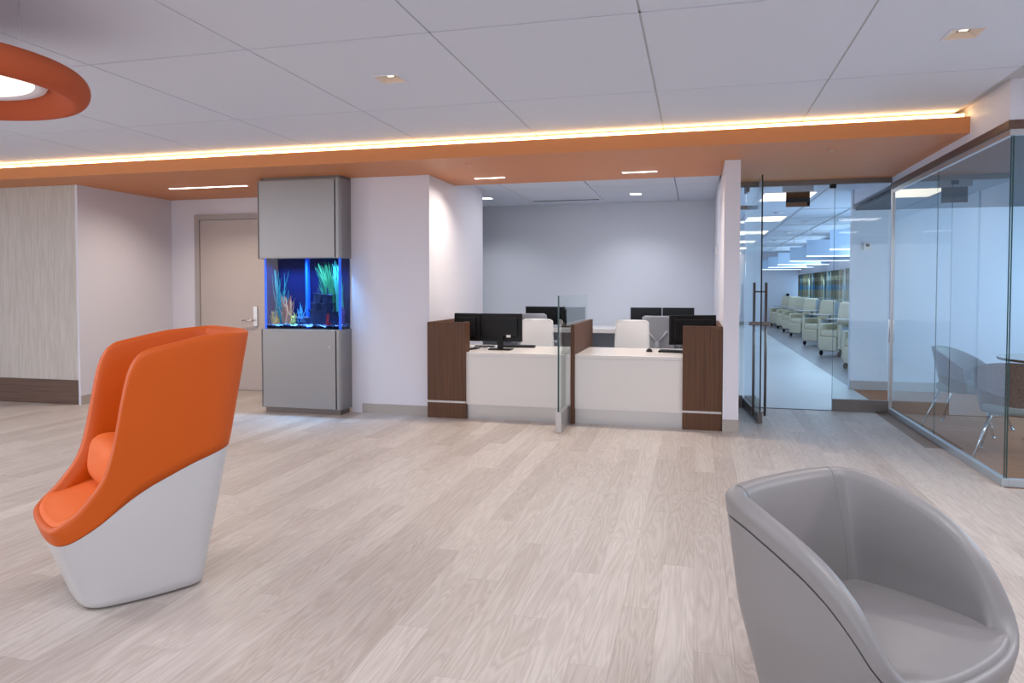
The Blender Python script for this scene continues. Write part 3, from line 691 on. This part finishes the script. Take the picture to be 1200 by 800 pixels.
# pendant
PC = (-3.35, 2.52, 2.19)
pn = thing('pendant_lamp', 'huge round orange felt ring pendant cut off at the upper left', 'lamp', PC)
bm = nb()
prof = [(.42, .095), (.48, .045), (.530, .004), (.545, .0)]
for k in range(1, 15):
    a = -math.pi/2+k/14*math.pi*.95; prof.append((.545+.060*math.cos(a), .068+.068*math.sin(a)))
prof += [(.50, .140), (.42, .138)]
lathe(bm, prof, 96); part('ring_shade', bm, orange_felt, pn, smooth=True, world=False)
bm = nb(); lathe(bm, [(0, .120), (.42, .120)], 64); part('top_plate', bm, orange_felt, pn, world=False)
bm = nb(); lathe(bm, [(.37, .082), (.385, .072), (.42, .072), (.43, .09), (.43, .12), (.37, .12)], 96); part('lamp_rim', bm, white_paint, pn, smooth=True, world=False)
bm = nb(); lathe(bm, [(0, .078), (.37, .078), (.375, .09), (0, .09)], 96); part('diffuser', bm, lamp_disc, pn, world=False)
for k in range(3):
    a = k*2.094+.4; bm = nb(); tube(bm, (.35*math.cos(a), .35*math.sin(a), .12), (.35*math.cos(a), .35*math.sin(a), CZ-PC[2]), .003, seg=6); part('suspension_cable', bm, steel, pn, world=False)

# ================================================================ CHAIRS (parametric shells)
def interp(tab, x):
    tab = sorted(tab)
    if x <= tab[0][0]: return tab[0][1]
    if x >= tab[-1][0]: return tab[-1][1]
    for (a, fa), (b, fb) in zip(tab, tab[1:]):
        if a <= x <= b:
            t = (x-a)/(b-a); return fa+(fb-fa)*t
def smooth_tab(tab, width, samples=200):
    xs = sorted(tab); lo, hi = xs[0][0], xs[-1][0]; out = []
    for i in range(samples+1):
        x = lo+(hi-lo)*i/samples; s = 0
        for k in range(-8, 9): s += interp(tab, min(max(x+k/8*width, lo), hi))
        out.append((x, s/17))
    return out
def plan(ctrl, n, it=4):
    p = [Vector(c) for c in ctrl]
    for _ in range(it):
        q = []
        for i in range(len(p)):
            a, b = p[i], p[(i+1) % len(p)]; q += [a*.75+b*.25, a*.25+b*.75]
        p = q
    d = [0]
    for i in range(len(p)): d.append(d[-1]+(p[(i+1) % len(p)]-p[i]).length)
    out = []; j = 0
    for k in range(n):
        s = d[-1]*k/n
        while d[j+1] < s: j += 1
        t = (s-d[j])/(d[j+1]-d[j]); out.append(p[j].lerp(p[(j+1) % len(p)], t))
    return out
def normals(p):
    n = len(p); out = []
    for i in range(n):
        t = (p[(i+1) % n]-p[(i-1) % n]).normalized(); out.append(Vector((t.y, -t.x)))   # outward for CCW
    return out
def shell_chair(t, P_, scale, seam, rim, th, seatz, zbot, mats, band_in=.0, dome=.03, names=('base_shell', 'upholstered_shell', 'seat'), gap=.0, seams=()):
    """scale(z)->(front,back,half width) multipliers in metres for plan points normalised to [-1,1]"""
    n = len(P_)
    def O(i, z, inset=0):
        f_, b_, hw = scale(z); pts = []
        def q(k):
            px, py = P_[k % n]; return Vector(((f_ if px >= 0 else b_)*px, hw*py))
        c = q(i); tg = (q(i+1)-q(i-1)).normalized(); nn = Vector((tg.y, -tg.x))
        c = c-nn*inset; return Vector((c.x, c.y, z))
    fx = lambda i: P_[i][0]
    bm = nb(); rings = [[O(i, zbot+.012, .012) for i in range(n)]]
    rings[0] = [O(i, zbot, .014) for i in range(n)]
    K = 14
    for k in range(K+1): rings.append([O(i, zbot+.01+(seam(fx(i))-gap-zbot-.01)*k/K) for i in range(n)])
    rings.insert(-1, [O(i, seam(fx(i))-gap-.004) for i in range(n)])
    rings.append([O(i, seam(fx(i))-gap-.0005, .003) for i in range(n)])
    rings.append([O(i, seam(fx(i))-gap-.001, .02) for i in range(n)])
    skin_rings(bm, rings, cap0=True)
    part(names[0], bm, mats[0], t, smooth=True, world=False)
    r = th/2
    bm = nb(); rings = [[O(i, seam(fx(i))+.002, .02) for i in range(n)], [O(i, seam(fx(i))+.001, -band_in*.3) for i in range(n)]]
    for k in range(1, 13):
        rings.append([O(i, seam(fx(i))+(max(rim(fx(i))-r, seam(fx(i))+.012)-seam(fx(i)))*k/12, -band_in) for i in range(n)])
    for k in range(1, 9):
        a = math.pi*k/8
        rings.append([O(i, max(rim(fx(i))-r, seam(fx(i))+.012)+r*math.sin(a)*.9, r-r*math.cos(a)-band_in*math.cos(a/2)) for i in range(n)])
    top = [max(rim(fx(i))-r, seam(fx(i))+.012) for i in range(n)]
    bot = [min(top[i], seatz(fx(i))-.03) for i in range(n)]
    for k in range(1, 9):
        rings.append([O(i, top[i]+(bot[i]-top[i])*k/8, th+.012*math.sin(k/8*math.pi)) for i in range(n)])
    skin_rings(bm, rings)
    part(names[1], bm, mats[1], t, smooth=True, world=False)
    # seat cushion: rings contracting to the middle, flush with the rim where the rim is low
    bm = nb(); rings = []
    edge = [O(i, .42, th*.38) for i in range(n)]
    cx_ = .0
    ze = [min(seatz(fx(i)), top[i]+r*.9-.003) for i in range(n)]
    f_, b_, hw_ = scale(.42)
    for s in [0, .015, .035, .06, .10, .16, .25, .36, .52, .70, .86, .97]:
        e = min(1, s/.22); e = e*e*(3-2*e); ring = []
        for i in range(n):
            x = edge[i].x*(1-s)+cx_*s; y = edge[i].y*(1-s); xn = x/(f_ if x >= 0 else b_)
            tz = seatz(xn)+dome*(1-(1-s)**2.2)
            ring.append((x, y, (ze[i]+dome*.6*min(1, s/.04))*(1-e)+tz*e if s else ze[i]))
        rings.append(ring)
    rings.insert(0, [(edge[i].x, edge[i].y, ze[i]-.03) for i in range(n)])
    skin_rings(bm, rings, cap1=True)
    part(names[2], bm, mats[2], t, smooth=True, world=False)
    for sx in seams:
        for sgn in (-1, 1):
            i = min(range(n), key=lambda k: abs(P_[k][0]+sx)+(0 if P_[k][1]*sgn > 0 else 9))
            bm = nb(); pp = []
            for a_ in (.45, .6, .75, .9): a = math.pi*a_; pp.append(O(i, top[i]+r*math.sin(a)*.9+.0005, r-r*math.cos(a)))
            for k in range(13): pp.append(O(i, top[i]+(seatz(fx(i))-top[i])*k/12, th+.012*math.sin(min(k/12*.9, 1)*math.pi)))
            for p, q in zip(pp, pp[1:]): tube(bm, p, q, .0016, seg=6)
            part('stitched_seam', bm, mats[2], t, world=False)
    return O
# --- orange high-back
oc_loc = (-2.43, 2.62, 0); o_yaw = math.atan2(-.819, -.574)
och = thing('lounge_chair', 'orange high-back lounge chair with white shell base', 'chair', oc_loc, o_yaw)
Po = plan([(1, -.55), (1, .55), (.88, .98), (.3, 1.07), (-.4, 1.07), (-1.0, .98), (-1.05, .5), (-1.05, -.5), (-1.0, -.98), (-.4, -1.07), (.3, -1.07), (.88, -.98)], 200, 3)
mx_ = max(abs(p.x) for p in Po); my_ = max(abs(p.y) for p in Po); Po = [Vector((p.x/mx_, p.y/my_)) for p in Po]
sf = [(0, .24), (.34, .365), (1.2, .365)]; sb = [(0, .25), (.6, .37), (1.15, .475)]; sw = [(0, .27), (.35, .295), (.7, .30), (1.15, .30)]
scale_o = lambda z: (interp(sf, z), interp(sb, z), interp(sw, z))
seam_t = smooth_tab([(-1, .605), (-.5, .55), (0, .475), (.2, .43), (.5, .345), (.8, .29), (1, .275)], .10)
rim_t = smooth_tab([(-1, 1.12), (-.5, 1.10), (0, 1.05), (.14, 1.0), (.22, .9), (.27, .76), (.34, .62), (.44, .525), (.66, .425), (.9, .36), (1, .345)], .07)
O_o = shell_chair(och, Po, scale_o, lambda x: interp(seam_t, x), lambda x: interp(rim_t, x), .05, lambda x: .44-.08*max(x, 0), 0.006, (white_shell, orange_leather, orange_in), band_in=.004, dome=.03, names=('base_shell', 'upholstered_shell', 'seat'))
def cushion(name, c, s, m, parent, p=3.0, tilt=0):
    bm = nb(); vs_ = bmesh.ops.create_uvsphere(bm, u_segments=40, v_segments=24, radius=1)['verts']
    for v in vs_:
        d = v.co.normalized(); k = (abs(d.x)**p+abs(d.y)**p+abs(d.z)**p)**(-1/p); v.co = Vector((d.x*k*s[0], d.y*k*s[1], d.z*k*s[2]))
    bmesh.ops.rotate(bm, verts=vs_, matrix=Matrix.Rotation(tilt, 3, 'Y')); bmesh.ops.translate(bm, verts=vs_, vec=c)
    return part(name, bm, m, parent, smooth=True, world=False)
cushion('lumbar_cushion', (-.01, 0, .535), (.15, .262, .11), orange_in, och, 3.6, R(-8))
cushion('back_cushion', (-.27, 0, .80), (.10, .24, .24), orange_in, och, 2.8, R(-6))
bm = nb(); rings = [[O_o(i, z, .03) for i in range(len(Po))] for z in (0, .01)]; skin_rings(bm, rings, True, True); part('floor_glide', bm, black, och, world=False)
# --- grey tub
gch = thing('tub_chair', 'grey leather tub chair in the lower right foreground', 'chair', (.46, 2.06, 0), math.atan2(-.70, .715))
Pg = plan([(1.0, -.55), (1.0, .55), (.80, 1.02), (.1, 1.08), (-.72, 1.0), (-1.0, .78), (-1.06, 0), (-1.0, -.78), (-.72, -1.0), (.1, -1.08), (.80, -1.02)], 180, 3)
mx_ = max(abs(p.x) for p in Pg); my_ = max(abs(p.y) for p in Pg); Pg = [Vector((p.x/mx_, p.y/my_)) for p in Pg]
gs = lambda z: (interp([(0, .22), (.42, .30), (.8, .30)], z), interp([(0, .19), (.76, .33)], z), interp([(0, .20), (.45, .312), (.8, .318)], z))
rim_g = smooth_tab([(-1, .745), (-.6, .74), (-.2, .70), (.15, .655), (.4, .60), (.6, .53), (.78, .44), (.9, .395), (1, .385)], .14)
shell_chair(gch, Pg, gs, lambda x: interp(rim_g, x)-.065, lambda x: interp(rim_g, x), .055, lambda x: .405, .006, (grey_leather, grey_leather, grey_leather), band_in=.002, dome=.03, names=('lower_shell', 'upper_shell', 'seat'), gap=.006, seams=(.93,))

# ================================================================ LOUNGE BEHIND SIDE GLASS
shell_wood = wood('walnut_chair_shell', srgb(70, 46, 36), srgb(120, 88, 72), 'X', 1, .35)
lounge_grey = mat('grey_green_upholstery', srgb(120, 122, 118), .6)
def guest_chair(label, loc, rz):
    t = thing('guest_chair', label, 'chair', loc, rz)    # faces local +X
    bm = nb(); n = 24; rows = 10; Fr, Bk = [], []
    for j in range(rows+1):
        v = j/rows; a_, b_ = [], []
        for i in range(n+1):
            u = -1+2*i/n; ang_ = u*R(100); top = .76-.17*abs(u)**2.2; z = .36+(top-.36)*v
            rad = .24+.06*v
            x = -rad*math.cos(ang_)*1.0-.02*v+.03; y = rad*math.sin(ang_)*1.05
            a_.append(bm.verts.new((x, y, z))); nx, ny = -math.cos(ang_), math.sin(ang_); b_.append(bm.verts.new((x-nx*.03, y-ny*.03, z)))
        Fr.append(a_); Bk.append(b_)
    for j in range(rows):
        for i in range(n):
            bm.faces.new((Fr[j][i], Fr[j][i+1], Fr[j+1][i+1], Fr[j+1][i]))
        bm.faces.new((Fr[j][0], Fr[j+1][0], Bk[j+1][0], Bk[j][0])); bm.faces.new((Fr[j][n], Bk[j][n], Bk[j+1][n], Fr[j+1][n]))
    for i in range(n): bm.faces.new((Fr[rows][i], Fr[rows][i+1], Bk[rows][i+1], Bk[rows][i])); bm.faces.new((Fr[0][i], Bk[0][i], Bk[0][i+1], Fr[0][i+1]))
    for j in range(rows):
        for i in range(n): bm.faces.new((Bk[j][i+1], Bk[j][i], Bk[j+1][i], Bk[j+1][i+1]))
    me_ = part('back_shell', bm, shell_wood, t, smooth=False, world=False)
    me_.data.materials.append(lounge_grey)
    for p in me_.data.polygons:
        c = p.center
        if p.index >= len(me_.data.polygons)-rows*n: p.material_index = 1; p.use_smooth = True
        elif p.index < 1: pass
    cushion('seat', (.02, 0, .40), (.25, .235, .05), lounge_grey, t, 3.5)
    for sx in (-1, 1):
        for sy in (-1, 1):
            bm = nb(); tube(bm, (sx*.17, sy*.17, .37), (sx*.29, sy*.27, .012), .012, .010, 10); lg = part('leg', bm, chrome, t, smooth=True, world=False)
            bm = nb(); tube(bm, (sx*.29, sy*.27, 0), (sx*.29, sy*.27, .012), .02, seg=12); part('foot_glide', bm, chrome, lg, world=False)
    bm = nb(); tube(bm, (.17, -.17, .362), (.17, .17, .362), .012); tube(bm, (-.17, -.17, .362), (-.17, .17, .362), .012); tube(bm, (-.17, .17, .362), (.17, .17, .362), .012); tube(bm, (-.17, -.17, .362), (.17, -.17, .362), .012)
    part('seat_frame', bm, chrome, t, smooth=True, world=False)
    return t
guest_chair('far guest chair behind the side glass, fully seen with splayed chrome legs', (2.42, 7.38, 0), R(-35))
guest_chair('near guest chair with walnut back turned to us at the right edge', (2.37, 6.15, 0), R(66))
tb = thing('round_table', 'small round white table beyond the walnut-backed chair at the right edge', 'table', (3.0, 6.95, 0))
bm = nb(); lathe(bm, [(0, .685), (.44, .685), (.47, .70), (.47, .71), (0, .71)], 64); part('tabletop', bm, white_solid, tb, world=False)
bm = nb(); lathe(bm, [(.472, .69), (.478, .70), (.472, .71)], 64); part('top_edge', bm, walnut, tb, world=False)
bm = nb(); tube(bm, (0, 0, .02), (0, 0, .685), .035); part('pedestal', bm, chrome, tb, smooth=True, world=False)
bm = nb(); lathe(bm, [(0, .03), (.05, .03), (.26, .012), (.27, 0), (0, 0)], 48); part('base_plate', bm, chrome, tb, smooth=True, world=False)
t = thing('thermostat', 'small white thermostat on the lounge end wall', 'thermostat', (2.11, 10.0, 1.84)); loc_box('case', (-.045, .045, -.022, 0, -.05, .05), white_solid, t, bevel=.004); loc_box('display', (-.02, .02, -.024, -.0221, -.005, .03), gap_m, t)
t = thing('wall_switch', 'small white switch plate on the right office side wall', 'switch', (.236, 8.9, 1.75)); loc_box('plate', (-.012, .002, -.04, .04, -.06, .06), white_solid, t, bevel=.002); loc_box('rocker', (-.016, -.0121, -.015, .015, -.03, .03), white_paint, t)

# ================================================================ CORRIDOR
labs = ['nearest', 'second', 'third', 'fourth', 'fifth', 'sixth']
for k in range(6):
    t = thing('ceiling_light_panel', labs[k]+' warm rectangular light panel in the corridor ceiling beyond the glass door', 'light', (1.19, 10.5+3.25*k, 2.565), group='corridor ceiling light panels')
    loc_box('frame', (-.34, .34, -.46, .46, -.006, 0), white_paint, t); loc_box('diffuser', (-.32, .32, -.44, .44, -.009, -.0065), panel_em, t)
for k in range(6):
    y = 13.0+2.95*k*.9
    t = thing('ceiling_baffle', labs[k]+' hanging pale baffle with a glowing lower edge in the treatment bay', 'baffle', (2.85, y, 1.95), group='hanging baffles in the treatment bay')
    loc_box('panel', (-.68, .63, -.02, .02, .02, .34), baffle_m, t); loc_box('edge_light', (-.68, .63, -.024, .024, -.004, .0195), baffle_em, t)
    for x in (-.6, .55): bm = nb(); tube(bm, (x, 0, .34), (x, 0, .605), .004, seg=6); part('cable', bm, steel, t, world=False)
for k in range(5):
    bm = nb(); lathe(bm, [(0, -.03), (.05, -.03), (.07, -.012), (.085, 0)], 20)
    o = part('smoke_detector', bm, white_paint, smooth=True); o.location = (1.98 if k else 1.3, 11.7+2.7*k if k else 12.6, 2.56); tag(o, labs[k]+' round detector on the corridor ceiling from the entrance', 'detector', 'corridor ceiling detectors')
plaid_m = plaid()
for k in range(5):
    bm = nb(); n = 70; wv = 2.15; F_ = []
    for i in range(n+1):
        y = wv*i/n; x = .035*math.sin(i*.95)+.015*math.sin(i*.37+k)
        F_.append([bm.verts.new((x, y, z)) for z in (0, .9, 1.74)]+[bm.verts.new((x+.008, y, z)) for z in (1.74, .9, 0)])
    for a, b in zip(F_, F_[1:]):
        for q in range(6): bm.faces.new((a[q], b[q], b[(q+1) % 6], a[(q+1) % 6]))
    bm.faces.new(F_[0]); bm.faces.new(F_[-1][::-1])
    t = thing('plaid_curtain', labs[k]+' brown and blue plaid curtain from the entrance, behind the recliners', 'curtain', (3.38, 13.4+2.6*k, .02), group='plaid curtains behind the recliners')
    part('cloth', bm, plaid_m, t, smooth=True, world=False)
    bm = nb(); tube(bm, (.004, -.05, 1.75), (.004, 2.1, 1.75), .012, seg=8); bx(bm, 0, .12, .5, .52, 1.74, 1.76); bx(bm, 0, .12, 1.6, 1.62, 1.74, 1.76)
    part('curtain_rail', bm, steel, t, world=False)
def recliner(label, loc, rz):
    t = thing('recliner', label, 'recliner', loc, rz, 'cream recliners along the treatment bay')  # faces local -Y
    loc_box('arm', (-.34, -.25, -.35, .35, .14, .62), cream, t, bevel=.03, segs=3); loc_box('arm', (.25, .34, -.35, .35, .14, .62), cream, t, bevel=.03, segs=3)
    loc_box('side_panel', (.341, .352, -.30, .36, .16, .58), recl_side, t, bevel=.004)
    loc_box('seat', (-.248, .248, -.36, .25, .36, .50), cream, t, bevel=.05, segs=4)
    loc_box('footrest', (-.248, .248, -.40, -.33, .10, .37), cream, t, bevel=.04, segs=4)
    bm = nb(); prof = [(-.02, .46), (.02, .60), (.05, .80), (.10, 1.0), (.13, 1.04), (.21, 1.04), (.24, .98), (.22, .70), (.18, .46)]
    pts = [[( sx*(.27 if 0 < i < 8 else .25), .14+p[0]*1.0, p[1]) for i, p in enumerate(prof)] for sx in (-1, 1)]
    A = [bm.verts.new(p) for p in pts[0]]; B = [bm.verts.new(p) for p in pts[1]]
    for i in range(len(A)): bm.faces.new((A[i], A[(i+1) % len(A)], B[(i+1) % len(A)], B[i]))
    bm.faces.new(A[::-1]); bm.faces.new(B)
    part('backrest', bm, cream, t, bevel=.055, segs=3, smooth=False, world=False)
    loc_box('back_side', (.271, .30, .20, .40, .55, 1.0), recl_side, t, bevel=.01)
    for sx in (-1, 1):
        for y in (-.30, .30):
            bm = nb(); tube(bm, (sx*.27-.015, y, .05), (sx*.27+.015, y, .05), .05, seg=16); part('caster', bm, caster_m, t, world=False)
            bm = nb(); tube(bm, (sx*.27, y, .08), (sx*.27, y, .15), .015, seg=8); part('caster_stem', bm, steel, t, world=False)
    tr = loc_box('tray_table', (-.18, .62, -.32, .08, .70, .72), mat('tray_top', srgb(190, 188, 186), .4), t, bevel=.008)
    loc_box('tray_post', (.37, .42, -.12, -.06, .30, .70), steel, t)
    return t
rec0 = recliner('nearest cream recliner, mostly hidden by the lounge end wall', (2.68, 12.5, 0), R(-54)); rec0.scale = (.82, .82, 1)
for k, (y, x) in enumerate([(14.97, 2.70), (17.6, 2.76), (20.65, 2.83), (22.65, 2.87), (24.5, 2.9), (26.1, 2.85)]):
    c = copy_tree(rec0); c.location = (x, y, 0)
    c['label'] = ['first fully visible cream recliner left of the lounge end wall', 'cream recliner second from the end wall among those fully seen', 'third fully seen cream recliner down the row', 'fourth fully seen cream recliner down the row', 'fifth fully seen cream recliner, small and far', 'farthest cream recliner at the corridor end wall'][k]
ex = thing('exit_sign', 'small glass sign panel hanging under the corridor ceiling just past the entrance, no lettering', 'sign', (1.145, 9.0, 2.565))
loc_box('mount', (-.17, .17, -.03, .03, -.13, 0), steel, ex, bevel=.003); loc_box('glass_panel', (-.132, .132, -.004, .004, -.305, -.13), mat('mirrored_panel', srgb(150, 150, 150), .06, 1), ex)
# wall monitor arm near the far curtain
t = thing('wall_monitor', 'tiny dark wall-mounted monitor on the corridor end wall beside the curtain', 'monitor', (3.12, 26.88, 1.04)); loc_box('screen', (-.05, .05, -.07, -.04, -.09, .09), black, t, bevel=.01); loc_box('bracket', (-.03, .03, -.04, .0, -.05, .05), steel, t)
